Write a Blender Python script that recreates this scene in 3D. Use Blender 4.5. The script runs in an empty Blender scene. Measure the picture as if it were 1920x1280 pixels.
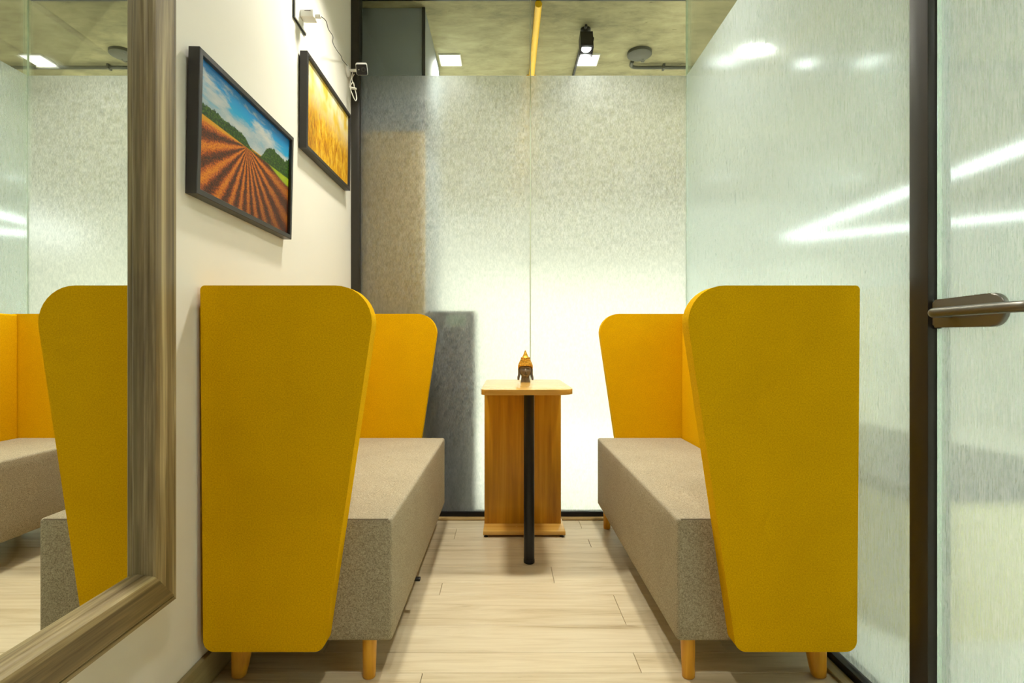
import bpy, bmesh, math, random
from mathutils import Vector, Matrix

random.seed(7)
sc = bpy.context.scene
C = sc.collection

# ------------------------------------------------------------------ camera
CAM_H = 0.93
cam_d = bpy.data.cameras.new('camera')
cam = bpy.data.objects.new('camera', cam_d)
C.objects.link(cam)
cam.location = (0, 0, CAM_H)
cam.rotation_euler = (math.pi / 2, 0, 0)
cam_d.sensor_width = 36.0
cam_d.lens = 1024 / 1920 * 36.0
cam_d.shift_x = 12 / 1920
cam_d.shift_y = 5 / 1920
cam_d.clip_start = 0.02
sc.camera = cam

# ------------------------------------------------------------------ world, exposure
w = bpy.data.worlds.new('world')
sc.world = w
w.use_nodes = True
w.node_tree.nodes['Background'].inputs['Color'].default_value = (1.0, 0.97, 0.9, 1)
w.node_tree.nodes['Background'].inputs['Strength'].default_value = 0.05
sc.view_settings.view_transform = 'Standard'
sc.view_settings.look = 'None'
sc.view_settings.gamma = 1.0
sc.view_settings.use_curve_mapping = False
sc.view_settings.exposure = 0.0
sc.cycles.max_bounces = 11
sc.cycles.diffuse_bounces = 6
sc.cycles.transmission_bounces = 10
sc.cycles.transparent_max_bounces = 16
sc.cycles.use_denoising = True
sc.cycles.sample_clamp_indirect = 8.0

ROOM_WATT = 16.5        # the small ceiling panels inside the booth
HALL_WATT = 25.0        # the same panels in the passage behind the back glass
DIFFUSER = 2.6         # radiance of their white diffusers
OFFICE_FILL = 34.0     # large unseen panels added to brighten the office beyond
LINEAR = 4.5
SPOT = 1100.0
ENTRY_FILL_WATT = 11.0        # fill panel added overhead to lift the camera-facing sides
WARM = (1.0, 0.955, 0.84)

# ------------------------------------------------------------------ key dimensions (metres; x right, y away from camera, z up)
WL = -0.822             # left wall face
YB = 2.93               # back glass, room face
XR = 0.970              # right glass, room face
HF = 2.37               # top of the frosted film
HC = 2.80               # ceiling


# ------------------------------------------------------------------ helpers
def srgb(r, g, b):
    f = lambda c: (c / 255 / 12.92) if c / 255 <= 0.04045 else ((c / 255 + 0.055) / 1.055) ** 2.4
    return (f(r), f(g), f(b), 1.0)


class NT:
    """tiny node builder"""
    def __init__(self, name):
        self.m = bpy.data.materials.new(name)
        self.m.use_nodes = True
        self.t = self.m.node_tree
        self.t.nodes.clear()
        self.out = self.t.nodes.new('ShaderNodeOutputMaterial')

    def n(self, typ, props=None, **ins):
        nd = self.t.nodes.new(typ)
        for k, v in (props or {}).items():
            setattr(nd, k, v)
        for k, v in ins.items():
            self.s(nd, k, v)
        return nd

    def s(self, nd, key, v):
        if isinstance(key, str) and key.startswith('i') and key[1:].isdigit():
            sock = nd.inputs[int(key[1:])]
        else:
            sock = nd.inputs[key.replace('_', ' ')] if key.replace('_', ' ') in nd.inputs else nd.inputs[key]
        if isinstance(v, bpy.types.NodeSocket):
            self.t.links.new(v, sock)
        elif isinstance(v, bpy.types.Node):
            self.t.links.new(v.outputs[0], sock)
        else:
            sock.default_value = v

    def math(self, op, a, b=0.0, c=0.0, clamp=False):
        nd = self.n('ShaderNodeMath', {'operation': op, 'use_clamp': clamp}, i0=a, i1=b, i2=c)
        return nd.outputs[0]

    def step(self, x, lo, hi):
        nd = self.n('ShaderNodeMapRange', {'interpolation_type': 'SMOOTHSTEP'})
        self.s(nd, 'Value', x)
        self.s(nd, 'From Min', lo)
        self.s(nd, 'From Max', hi)
        return nd.outputs[0]

    def mix(self, f, a, b):
        nd = self.n('ShaderNodeMix', {'data_type': 'RGBA'})
        self.s(nd, 'i0', f)
        self.s(nd, 'i6', a)
        self.s(nd, 'i7', b)
        return nd.outputs[2]

    def ramp(self, f, stops):
        nd = self.n('ShaderNodeValToRGB')
        e = nd.color_ramp.elements
        while len(e) < len(stops):
            e.new(0.5)
        for el, (p, c) in zip(e, stops):
            el.position = p
            el.color = c
        self.s(nd, 'Fac', f)
        return nd.outputs[0]

    def coords(self, kind='Object', scale=(1, 1, 1), rnd=False, rot=(0, 0, 0)):
        tc = self.n('ShaderNodeTexCoord').outputs[kind]
        mp = self.n('ShaderNodeMapping')
        self.s(mp, 'Vector', tc)
        self.s(mp, 'Scale', scale)
        self.s(mp, 'Rotation', rot)
        if rnd:
            oi = self.n('ShaderNodeObjectInfo').outputs['Random']
            cx = self.n('ShaderNodeCombineXYZ')
            k = self.math('MULTIPLY', oi, 37.0)
            self.s(cx, 'i0', k)
            self.s(cx, 'i1', k)
            self.s(cx, 'i2', k)
            self.s(mp, 'Location', cx)
        return mp.outputs[0]

    def noise(self, vec, scale, detail=3.0, rough=0.55, dist=0.0, color=False):
        nd = self.n('ShaderNodeTexNoise')
        self.s(nd, 'Vector', vec)
        self.s(nd, 'Scale', scale)
        self.s(nd, 'Detail', detail)
        self.s(nd, 'Roughness', rough)
        self.s(nd, 'Distortion', dist)
        return nd.outputs[1 if color else 0]

    def bump(self, h, strength, dist=0.01):
        nd = self.n('ShaderNodeBump')
        self.s(nd, 'Height', h)
        self.s(nd, 'Strength', strength)
        self.s(nd, 'Distance', dist)
        return nd.outputs[0]

    def principled(self, color, rough=0.5, metal=0.0, normal=None, spec=0.5, sheen=0.0, coat=0.0):
        p = self.n('ShaderNodeBsdfPrincipled')
        self.s(p, 'Base Color', color)
        self.s(p, 'Roughness', rough)
        self.s(p, 'Metallic', metal)
        self.s(p, 'Specular IOR Level', spec)
        self.s(p, 'Sheen Weight', sheen)
        self.s(p, 'Coat Weight', coat)
        if normal is not None:
            self.s(p, 'Normal', normal)
        return p

    def end(self, sh):
        self.t.links.new(sh.outputs[0] if isinstance(sh, bpy.types.Node) else sh, self.out.inputs[0])
        return self.m


M = {}


def plain(name, rgb, rough=0.5, metal=0.0, spec=0.5, var=0.06, scale=8.0, coat=0.0):
    t = NT(name)
    nz = t.noise(t.coords(), scale, 4)
    c = srgb(*rgb)
    lo = tuple(x * (1 - var) for x in c[:3]) + (1,)
    hi = tuple(min(1, x * (1 + var)) for x in c[:3]) + (1,)
    col = t.mix(nz, lo, hi)
    r = t.math('ADD', t.math('MULTIPLY', nz, 0.08), rough - 0.04)
    M[name] = t.end(t.principled(col, r, metal, spec=spec, coat=coat))
    return M[name]


def emit(name, rgb, strength):
    t = NT(name)
    e = t.n('ShaderNodeEmission')
    t.s(e, 'Color', tuple(rgb) + (1,))
    t.s(e, 'Strength', strength)
    M[name] = t.end(e)


def fabric(name, a, b, scale, fleck=None, sheen=0.15):
    t = NT(name)
    v = t.coords()
    big = t.noise(v, 5, 3)
    ha = t.noise(t.coords(scale=(scale, scale * 0.28, scale * 0.28)), 1.0, 2)
    hb = t.noise(t.coords(scale=(scale * 0.28, scale * 0.28, scale)), 1.0, 2)
    hc = t.noise(t.coords(scale=(scale * 0.28, scale, scale * 0.28)), 1.0, 2)
    wv = t.math('MULTIPLY', t.math('ADD', t.math('ADD', ha, hb), hc), 1 / 3)
    f = t.step(wv, 0.36, 0.64)
    col = t.mix(f, srgb(*a), srgb(*b))
    if fleck:
        fl = t.noise(v, scale * 0.8, 1)
        col = t.mix(t.math('MULTIPLY', t.step(fl, 0.56, 0.72), 0.6), col, srgb(*fleck))
    col = t.mix(t.math('MULTIPLY', t.step(big, 0.35, 0.7), 0.10), col, srgb(*[x * 0.8 for x in a]))
    p = t.principled(col, 0.9, normal=t.bump(wv, 0.35, 0.0025), spec=0.03, sheen=sheen)
    t.s(p, 'Sheen Tint', srgb(*[min(255, x * 1.1) for x in b]))
    t.s(p, 'Sheen Roughness', 0.35)
    M[name] = t.end(p)


def wood(name, dark, mid, light, axis, rough=0.45, freq=22.0, stretch=0.06, rnd=True, coat=0.0, contrast=(0.3, 0.55, 0.75)):
    t = NT(name)
    sx = [freq, freq, freq]
    sx[axis] = freq * stretch
    v = t.coords(scale=sx, rnd=rnd)
    g = t.noise(v, 1.0, 6, 0.6, 0.6)
    sy = [freq * 6] * 3
    sy[axis] = freq * 0.12
    fine = t.noise(t.coords(scale=sy, rnd=rnd), 1.0, 3)
    gg = t.math('ADD', t.math('MULTIPLY', g, 0.8), t.math('MULTIPLY', fine, 0.2))
    col = t.ramp(gg, [(contrast[0], srgb(*dark)), (contrast[1], srgb(*mid)), (contrast[2], srgb(*light))])
    M[name] = t.end(t.principled(col, rough, normal=t.bump(fine, 0.12, 0.001), coat=coat))


def obj(name, bm, mat, parent=None, loc=None, smooth=None):
    bmesh.ops.recalc_face_normals(bm, faces=bm.faces[:])
    me = bpy.data.meshes.new(name)
    bm.to_mesh(me)
    bm.free()
    o = bpy.data.objects.new(name, me)
    C.objects.link(o)
    for m_ in (mat if isinstance(mat, (list, tuple)) else [mat]):
        me.materials.append(M[m_] if isinstance(m_, str) else m_)
    if smooth is not None:
        for p in me.polygons:
            p.use_smooth = True
        try:
            me.set_sharp_from_angle(angle=math.radians(smooth))
        except Exception:
            pass
    if parent:
        o.parent = parent
    if loc:
        o.location = loc
    return o


def empty(name, loc, label=None, cat=None, group=None, kind=None):
    o = bpy.data.objects.new(name, None)
    o.empty_display_size = 0.05
    C.objects.link(o)
    o.location = loc
    return tag(o, label, cat, group, kind)


def tag(o, label=None, cat=None, group=None, kind=None):
    if label: o['label'] = label
    if cat: o['category'] = cat
    if group: o['group'] = group
    if kind: o['kind'] = kind
    return o


def box(bm, x0, x1, y0, y1, z0, z1, bev=0.0, seg=2):
    vs = [bm.verts.new((x, y, z)) for x in (x0, x1) for y in (y0, y1) for z in (z0, z1)]
    q = [(0, 1, 3, 2), (4, 6, 7, 5), (0, 4, 5, 1), (2, 3, 7, 6), (0, 2, 6, 4), (1, 5, 7, 3)]
    fs = [bm.faces.new([vs[i] for i in f]) for f in q]
    if bev > 0:
        es = list({e for f in fs for e in f.edges})
        bmesh.ops.bevel(bm, geom=es, offset=bev, segments=seg, profile=0.5, affect='EDGES')
    return bm


def nbox(name, x0, x1, y0, y1, z0, z1, mat, parent=None, bev=0.0, seg=2, smooth=None, rel=None):
    bm = bmesh.new()
    if rel:
        x0 -= rel[0]; x1 -= rel[0]; y0 -= rel[1]; y1 -= rel[1]; z0 -= rel[2]; z1 -= rel[2]
    box(bm, x0, x1, y0, y1, z0, z1, bev, seg)
    return obj(name, bm, mat, parent, smooth=(40 if bev > 0 and smooth is None else smooth))


def fillet(pts, rad, seg=8):
    """round the corners of a polygon; rad holds one radius per corner"""
    out = []
    n = len(pts)
    for i in range(n):
        p = Vector(pts[i]); a = Vector(pts[i - 1]); b = Vector(pts[(i + 1) % n])
        r = rad[i]
        if r <= 0:
            out.append(p); continue
        u = (a - p).normalized(); v = (b - p).normalized()
        ang = u.angle(v)
        d = r / math.tan(ang / 2)
        c = p + (u + v).normalized() * (r / math.sin(ang / 2))
        s = p + u * d; e = p + v * d
        a0 = math.atan2(s.y - c.y, s.x - c.x); a1 = math.atan2(e.y - c.y, e.x - c.x)
        da = (a1 - a0 + math.pi) % (2 * math.pi) - math.pi
        for k in range(seg + 1):
            t = a0 + da * k / seg
            out.append(Vector((c.x + r * math.cos(t), c.y + r * math.sin(t))))
    return out


def prism(bm, pts, f0, f1, bev=0.0, seg=2):
    """extrude a 2-D outline; f0/f1 map a 2-D point to the two end faces"""
    a = [bm.verts.new(f0(p)) for p in pts]
    b = [bm.verts.new(f1(p)) for p in pts]
    fa = bm.faces.new(a); fb = bm.faces.new(list(reversed(b)))
    n = len(pts)
    for i in range(n):
        bm.faces.new([a[i], b[i], b[(i + 1) % n], a[(i + 1) % n]])
    if bev > 0:
        es = list(set(fa.edges) | set(fb.edges))
        bmesh.ops.bevel(bm, geom=es, offset=bev, segments=seg, profile=0.5, affect='EDGES')
    return bm


def tube(bm, path, r, sides=10, closed=False, cap=True):
    P = [Vector(p) for p in path]
    n = len(P)
    rs = r if isinstance(r, (list, tuple)) else [r] * n
    rings = []
    prev = None
    for i in range(n):
        if closed:
            d = (P[(i + 1) % n] - P[i - 1]).normalized()
        else:
            d = (P[min(i + 1, n - 1)] - P[max(i - 1, 0)]).normalized()
        if prev is None:
            ref = Vector((0, 0, 1)) if abs(d.z) < 0.9 else Vector((1, 0, 0))
            x = d.cross(ref).normalized()
        else:
            x = (prev - d * prev.dot(d)).normalized()
        prev = x
        y = d.cross(x)
        rings.append([bm.verts.new(P[i] + (x * math.cos(2 * math.pi * k / sides) + y * math.sin(2 * math.pi * k / sides)) * rs[i]) for k in range(sides)])
    m = n if closed else n - 1
    for i in range(m):
        A = rings[i]; B = rings[(i + 1) % n]
        for k in range(sides):
            bm.faces.new([A[k], A[(k + 1) % sides], B[(k + 1) % sides], B[k]])
    if cap and not closed:
        bm.faces.new(list(reversed(rings[0])))
        bm.faces.new(rings[-1])
    return bm


def smooth_path(pts, sub=6):
    """Catmull-Rom through pts"""
    P = [Vector(p) for p in pts]
    out = []
    for i in range(len(P) - 1):
        p0 = P[max(i - 1, 0)]; p1 = P[i]; p2 = P[i + 1]; p3 = P[min(i + 2, len(P) - 1)]
        for k in range(sub):
            t = k / sub
            out.append(0.5 * ((2 * p1) + (p2 - p0) * t + (2 * p0 - 5 * p1 + 4 * p2 - p3) * t * t + (3 * p1 - p0 - 3 * p2 + p3) * t ** 3))
    out.append(P[-1])
    return out


def lathe(bm, prof, sides=24, cx=0, cy=0, sx=1.0, sy=1.0):
    rings = []
    for r, z in prof:
        if r < 1e-6:
            rings.append([bm.verts.new((cx, cy, z))])
        else:
            rings.append([bm.verts.new((cx + sx * r * math.cos(2 * math.pi * k / sides), cy + sy * r * math.sin(2 * math.pi * k / sides), z)) for k in range(sides)])
    for A, B in zip(rings, rings[1:]):
        for k in range(sides):
            j = (k + 1) % sides
            if len(A) == 1 and len(B) == 1: continue
            if len(A) == 1: bm.faces.new([A[0], B[j], B[k]])
            elif len(B) == 1: bm.faces.new([A[k], A[j], B[0]])
            else: bm.faces.new([A[k], A[j], B[j], B[k]])
    if len(rings[0]) > 1: bm.faces.new(list(reversed(rings[0])))
    if len(rings[-1]) > 1: bm.faces.new(rings[-1])
    return bm


# ------------------------------------------------------------------ materials
def build_materials():
    plain('wall_paint', (226, 220, 204), 0.6, var=0.02, scale=3)
    plain('rear_paint', (112, 106, 96), 0.7, var=0.03, scale=3)  # kept dark to cut light bounced from behind the camera
    plain('office_paint', (240, 241, 232), 0.7, var=0.02, scale=2)
    plain('dark_metal', (50, 46, 38), 0.42, 0.3, var=0.1)
    plain('black_metal', (20, 19, 20), 0.4, 0.2, var=0.1)
    plain('black_plastic', (16, 16, 17), 0.45, var=0.1)
    plain('frame_black', (46, 44, 42), 0.38, var=0.08)
    plain('handle_metal', (112, 108, 98), 0.33, 0.75, var=0.06)
    plain('white_plastic', (236, 234, 226), 0.4, var=0.02)
    plain('cable_white', (214, 208, 192), 0.5, var=0.03)
    plain('cable_grey', (84, 80, 70), 0.5, var=0.03)
    plain('duct_grey', (150, 158, 160), 0.45, 0.1, var=0.08, scale=4)
    plain('tan_panel', (244, 200, 104), 0.5, var=0.08, scale=3)
    plain('cabinet_dark', (22, 38, 32), 0.5, var=0.12)
    plain('cabinet_pale', (170, 200, 176), 0.5, var=0.06)
    plain('bench_beige', (216, 206, 160), 0.5, var=0.04)
    plain('yellow_paint', (250, 196, 8), 0.4, var=0.06, coat=0.2)
    plain('disc_grey', (70, 70, 56), 0.55, var=0.08)
    plain('statue_brown', (104, 94, 82), 0.34, var=0.25, scale=60)
    plain('silicone', (206, 214, 190), 0.4, var=0.03)
    plain('office_floor', (226, 224, 214), 0.35, var=0.05, scale=2)
    emit('lamp_white', (1, 0.985, 0.91), DIFFUSER)
    emit('office_fill_lamp', (0.97, 1.0, 0.98), OFFICE_FILL)
    emit('spot_lamp_dim', (1, 0.99, 0.94), 260.0)
    emit('spot_lamp', (1, 0.99, 0.94), SPOT)
    emit('linear_lamp', (1, 1, 0.97), LINEAR)

    t = NT('gold')
    nz = t.noise(t.coords(), 220, 2)
    col = t.ramp(nz, [(0.32, srgb(120, 78, 10)), (0.5, srgb(214, 158, 34)), (0.7, srgb(246, 206, 90))])
    M['gold'] = t.end(t.principled(col, 0.35, 0.55))

    fabric('yellow_fabric', (206, 154, 4), (232, 181, 10), 900, sheen=0.3)
    fabric('grey_fabric', (132, 121, 97), (194, 182, 154), 950, fleck=(98, 88, 70), sheen=0.0)
    plain('piping_yellow', (236, 190, 6), 0.85, spec=0.05)
    plain('piping_grey', (140, 128, 108), 0.9, spec=0.1)

    wood('table_wood', (150, 98, 6), (206, 150, 26), (228, 178, 58), 2, 0.38, freq=15, stretch=0.05, rnd=False)
    wood('table_wood_flat', (186, 132, 44), (222, 174, 88), (238, 200, 124), 0, 0.26, freq=14, stretch=0.08, rnd=False, coat=0.3)
    wood('leg_wood', (196, 130, 16), (222, 160, 36), (236, 180, 60), 2, 0.4, freq=30, stretch=0.1)
    wood('frame_wood_v', (78, 64, 40), (128, 110, 74), (182, 164, 120), 2, 0.45, freq=34, stretch=0.035, rnd=True, contrast=(0.34, 0.5, 0.66))
    wood('frame_wood_h', (78, 64, 40), (128, 110, 74), (182, 164, 120), 1, 0.45, freq=34, stretch=0.035, rnd=True, contrast=(0.34, 0.5, 0.66))
    wood('baseboard_wood', (112, 98, 60), (146, 130, 86), (172, 156, 110), 1, 0.5, freq=26, stretch=0.05)
    wood('bead_wood', (150, 122, 70), (184, 154, 98), (206, 178, 124), 0, 0.5, freq=26, stretch=0.05)

    # floor planks: pale oak laminate with streaks and small dark cracks
    t = NT('plank_oak')
    v = t.coords(scale=(2.2, 26, 10), rnd=True)
    g = t.noise(v, 1.0, 6, 0.62, 0.8)
    fine = t.noise(t.coords(scale=(9, 190, 10), rnd=True), 1.0, 3)
    gg = t.math('ADD', t.math('MULTIPLY', g, 0.82), t.math('MULTIPLY', fine, 0.18))
    col = t.ramp(gg, [(0.26, srgb(156, 136, 100)), (0.42, srgb(198, 180, 144)), (0.56, srgb(210, 194, 160)), (0.75, srgb(220, 206, 174))])
    cr = t.noise(t.coords(scale=(3.0, 60, 10), rnd=True), 1.0, 5, 0.7, 1.5)
    col = t.mix(t.math('MULTIPLY', t.step(cr, 0.70, 0.76), 0.6), col, srgb(110, 92, 64))
    tone = t.n('ShaderNodeObjectInfo').outputs['Random']
    hs = t.n('ShaderNodeHueSaturation')
    t.s(hs, 'Color', col)
    t.s(hs, 'Value', t.math('ADD', t.math('MULTIPLY', tone, 0.10), 0.93))
    M['plank_oak'] = t.end(t.principled(hs.outputs[0], 0.36, normal=t.bump(fine, 0.08, 0.001), spec=0.4))

    # raw concrete
    t = NT('concrete')
    v = t.coords()
    a = t.noise(v, 0.9, 6, 0.6, 0.4)
    b = t.noise(t.coords(scale=(1, 2.5, 1), rot=(0, 0, 0.5)), 5.0, 6, 0.7, 0.3)
    sp = t.noise(t.coords(scale=(14, 30, 10), rot=(0, 0, 0.6)), 1.0, 3, 0.6)
    k = t.math('ADD', t.math('MULTIPLY', a, 0.55), t.math('MULTIPLY', b, 0.45))
    col = t.ramp(k, [(0.34, srgb(112, 107, 80)), (0.5, srgb(154, 148, 112)), (0.66, srgb(182, 176, 138))])
    col = t.mix(t.math('MULTIPLY', t.step(sp, 0.66, 0.74), 0.55), col, srgb(96, 90, 58))
    M['concrete'] = t.end(t.principled(col, 0.75, normal=t.bump(b, 0.25, 0.01), spec=0.3))

    # mirror
    t = NT('mirror')
    g = t.n('ShaderNodeBsdfGlossy')
    t.s(g, 'Color', (0.92, 0.94, 0.90, 1))
    nz = t.noise(t.coords(), 2.0, 2)
    t.s(g, 'Roughness', t.math('MULTIPLY', nz, 0.004))
    M['mirror'] = t.end(g)

    # clear pane
    t = NT('clear_glass')
    tr = t.n('ShaderNodeBsdfTransparent')
    t.s(tr, 'Color', (0.965, 0.985, 0.965, 1))
    g = t.n('ShaderNodeBsdfGlossy')
    t.s(g, 'Roughness', 0.02)
    fr = t.n('ShaderNodeFresnel')
    t.s(fr, 'IOR', 1.45)
    mx = t.n('ShaderNodeMixShader')
    t.s(mx, 'i0', t.math('MULTIPLY', fr.outputs[0], 0.55))
    t.s(mx, 'i1', tr); t.s(mx, 'i2', g)
    M['clear_glass'] = t.end(mx)

    t = NT('glass_edge')
    nz = t.noise(t.coords(scale=(1, 1, 6)), 4, 2)
    M['glass_edge'] = t.end(t.principled(t.mix(nz, srgb(150, 176, 150), srgb(214, 226, 196)), 0.2))

    # frosted film
    def film(name, ta, tb, cell, ribs, rough, base, amp, dif):
        t = NT(name)
        a = t.noise(t.coords(scale=cell[0]), 1.0, 2, 0.6)
        b = t.noise(t.coords(scale=cell[1]), 1.0, 2, 0.5)
        pat = t.math('ADD', t.math('MULTIPLY', a, 0.65), t.math('MULTIPLY', b, 0.35))
        pf = t.step(pat, 0.34, 0.66)
        fac = t.math('ADD', t.math('MULTIPLY', pf, amp), base)
        nrm = t.bump(a, ribs, 0.002)
        col = t.mix(pf, ta, tb)
        tl = t.n('ShaderNodeBsdfTranslucent')
        t.s(tl, 'Color', col)
        df = t.n('ShaderNodeBsdfDiffuse')
        t.s(df, 'Color', col)
        td = t.n('ShaderNodeMixShader')
        t.s(td, 'i0', dif); t.s(td, 'i1', tl); t.s(td, 'i2', df)
        gl = t.n('ShaderNodeBsdfGlass')
        t.s(gl, 'Color', col)
        t.s(gl, 'Roughness', rough)
        t.s(gl, 'IOR', 1.22)
        t.s(gl, 'Normal', nrm)
        mx = t.n('ShaderNodeMixShader')
        t.s(mx, 'i0', fac); t.s(mx, 'i1', gl); t.s(mx, 'i2', td)
        M[name] = t.end(mx)
    film('film_back', (0.79, 0.815, 0.825, 1), (0.965, 0.975, 0.98, 1), ((330, 10, 62), (70, 10, 26)), 0.10, 0.36, 0.08, 0.24, 0.30)
    film('film_right', (0.89, 0.955, 0.965, 1), (0.95, 0.985, 0.99, 1), ((10, 620, 12), (10, 260, 60)), 0.03, 0.11, 0.20, 0.10, 0.35)


build_materials()


# ------------------------------------------------------------------ print pictures (flat prints, drawn with nodes)
def print_field():
    t = NT('print_field')
    uv = t.n('ShaderNodeTexCoord').outputs['UV']
    sp = t.n('ShaderNodeSeparateXYZ'); t.s(sp, 'i0', uv)
    u = sp.outputs[0]
    v = t.math('SUBTRACT', 1.0, sp.outputs[1])
    n_big = t.noise(uv, 4.0, 5, 0.6)
    n_mid = t.noise(uv, 16.0, 4, 0.65)
    n_fine = t.noise(uv, 70.0, 3, 0.7)
    # sky
    mpc = t.n('ShaderNodeMapping'); t.s(mpc, 'Vector', uv); t.s(mpc, 'Scale', (2.6, 5.0, 1)); t.s(mpc, 'Rotation', (0, 0, 0.25))
    cl = t.noise(mpc.outputs[0], 1.3, 6, 0.62, 0.3)
    blue = t.ramp(t.math('MULTIPLY', v, 2.4), [(0.0, srgb(0, 118, 198)), (0.45, srgb(70, 172, 216)), (1.0, srgb(176, 208, 214))])
    cm = t.math('MULTIPLY', t.step(t.math('ADD', cl, t.math('MULTIPLY', v, 0.9)), 0.52, 0.72), 0.97)
    cloud = t.ramp(cl, [(0.35, srgb(150, 176, 188)), (0.55, srgb(196, 202, 200)), (0.75, srgb(236, 228, 208))])
    sky = t.mix(cm, blue, cloud)
    # field with furrows that run to one point
    du = t.math('SUBTRACT', u, 0.46)
    dv = t.math('SUBTRACT', v, 0.405)
    ang = t.math('ARCTAN2', t.math('MULTIPLY', du, 1.75), dv)
    wob = t.math('MULTIPLY', t.math('SUBTRACT', n_mid, 0.5), 0.10)
    fur = t.math('SINE', t.math('MULTIPLY', t.math('ADD', ang, wob), 24.0))
    ff = t.math('ADD', t.math('MULTIPLY', fur, 0.30), t.math('ADD', 0.5, t.math('MULTIPLY', t.math('SUBTRACT', n_fine, 0.5), 1.3)))
    soil = t.ramp(ff, [(0.12, srgb(46, 20, 8)), (0.4, srgb(126, 56, 14)), (0.62, srgb(198, 96, 20)), (0.9, srgb(238, 150, 48))])
    dk = t.math('MULTIPLY', t.step(t.math('ADD', t.math('MULTIPLY', u, 0.7), t.math('MULTIPLY', v, 0.6)), 0.55, 1.2), 0.62)
    soil = t.mix(dk, soil, srgb(46, 20, 14))
    strip = t.step(t.math('SUBTRACT', t.math('SUBTRACT', 0.455, t.math('MULTIPLY', u, 0.09)), v), -0.012, 0.012)
    soil = t.mix(strip, soil, t.mix(n_fine, srgb(214, 138, 20), srgb(240, 186, 40)))
    gr = t.math('MULTIPLY', t.step(u, 0.62, 0.8), t.step(t.math('SUBTRACT', t.math('ADD', 0.40, t.math('MULTIPLY', t.step(u, 0.6, 1.0), 0.10)), v), -0.01, 0.02))
    soil = t.mix(gr, soil, t.mix(n_mid, srgb(120, 160, 20), srgb(196, 204, 30)))
    hor = t.step(v, 0.385, 0.395)
    col = t.mix(hor, sky, soil)
    # trees
    cu = t.n('ShaderNodeCombineXYZ'); t.s(cu, 'i0', u)
    n1 = t.noise(cu.outputs[0], 11.0, 3, 0.6)
    env = t.math('ADD', t.math('MULTIPLY', t.step(u, 0.60, 0.72), 0.17), t.math('MULTIPLY', t.step(t.math('SUBTRACT', 0.52, u), 0.0, 0.12), 0.085))
    env = t.math('ADD', env, t.math('MULTIPLY', t.step(u, 0.93, 0.97), 0.05))
    th = t.math('MULTIPLY', env, t.math('ADD', 0.35, t.math('MULTIPLY', n1, 1.1)))
    edge = t.math('MULTIPLY', t.math('SUBTRACT', n_fine, 0.5), 0.05)
    tm = t.math('MULTIPLY', t.step(t.math('SUBTRACT', t.math('ADD', v, edge), t.math('SUBTRACT', 0.40, th)), -0.004, 0.006), t.step(t.math('SUBTRACT', 0.415, v), -0.004, 0.006))
    tree = t.ramp(t.noise(uv, 55.0, 4, 0.7), [(0.35, srgb(12, 32, 12)), (0.55, srgb(46, 84, 18)), (0.72, srgb(128, 152, 36))])
    col = t.mix(tm, col, tree)
    hs = t.n('ShaderNodeHueSaturation'); t.s(hs, 'Color', col); t.s(hs, 'Value', 0.74); t.s(hs, 'Saturation', 1.12); col = hs.outputs[0]
    M['print_field'] = t.end(t.principled(col, 0.45, spec=0.3))


def print_wheat():
    t = NT('print_wheat')
    uv = t.n('ShaderNodeTexCoord').outputs['UV']
    sp = t.n('ShaderNodeSeparateXYZ'); t.s(sp, 'i0', uv)
    u = sp.outputs[0]
    v = t.math('SUBTRACT', 1.0, sp.outputs[1])

    def mp(s, r=0.0):
        m = t.n('ShaderNodeMapping'); t.s(m, 'Vector', uv); t.s(m, 'Scale', s); t.s(m, 'Rotation', (0, 0, r))
        return m.outputs[0]
    st = t.noise(mp((26, 5, 1), 0.12), 1.0, 5, 0.6, 0.6)
    st2 = t.noise(mp((60, 12, 1), -0.15), 1.0, 4, 0.65, 0.4)
    bk = t.noise(mp((6, 3.5, 1)), 1.0, 2, 0.5)
    k = t.math('ADD', t.math('ADD', t.math('MULTIPLY', st, 0.5), t.math('MULTIPLY', st2, 0.35)), t.math('MULTIPLY', bk, 0.15))
    gold = t.ramp(k, [(0.32, srgb(112, 62, 4)), (0.44, srgb(192, 124, 8)), (0.54, srgb(232, 176, 20)), (0.66, srgb(250, 222, 110))])
    hz = t.ramp(t.math('ADD', bk, t.math('MULTIPLY', st, 0.2)), [(0.45, srgb(238, 196, 70)), (0.62, srgb(244, 226, 160)), (0.8, srgb(250, 242, 214))])
    f = t.step(t.math('ADD', t.math('ADD', v, t.math('MULTIPLY', t.math('SUBTRACT', bk, 0.5), 0.5)), t.math('MULTIPLY', t.math('SUBTRACT', st, 0.5), 0.35)), 0.16, 0.62)
    col = t.mix(f, hz, gold)
    ear = t.math('MULTIPLY', t.step(t.math('SUBTRACT', 0.22, u), -0.04, 0.1), t.step(v, 0.45, 0.62))
    col = t.mix(t.math('MULTIPLY', ear, t.math('MULTIPLY', t.step(st2, 0.42, 0.6), 0.6)), col, srgb(104, 60, 4))
    hs = t.n('ShaderNodeHueSaturation'); t.s(hs, 'Color', col); t.s(hs, 'Value', 0.80); col = hs.outputs[0]
    M['print_wheat'] = t.end(t.principled(col, 0.45, spec=0.3))


print_field()
print_wheat()


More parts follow.
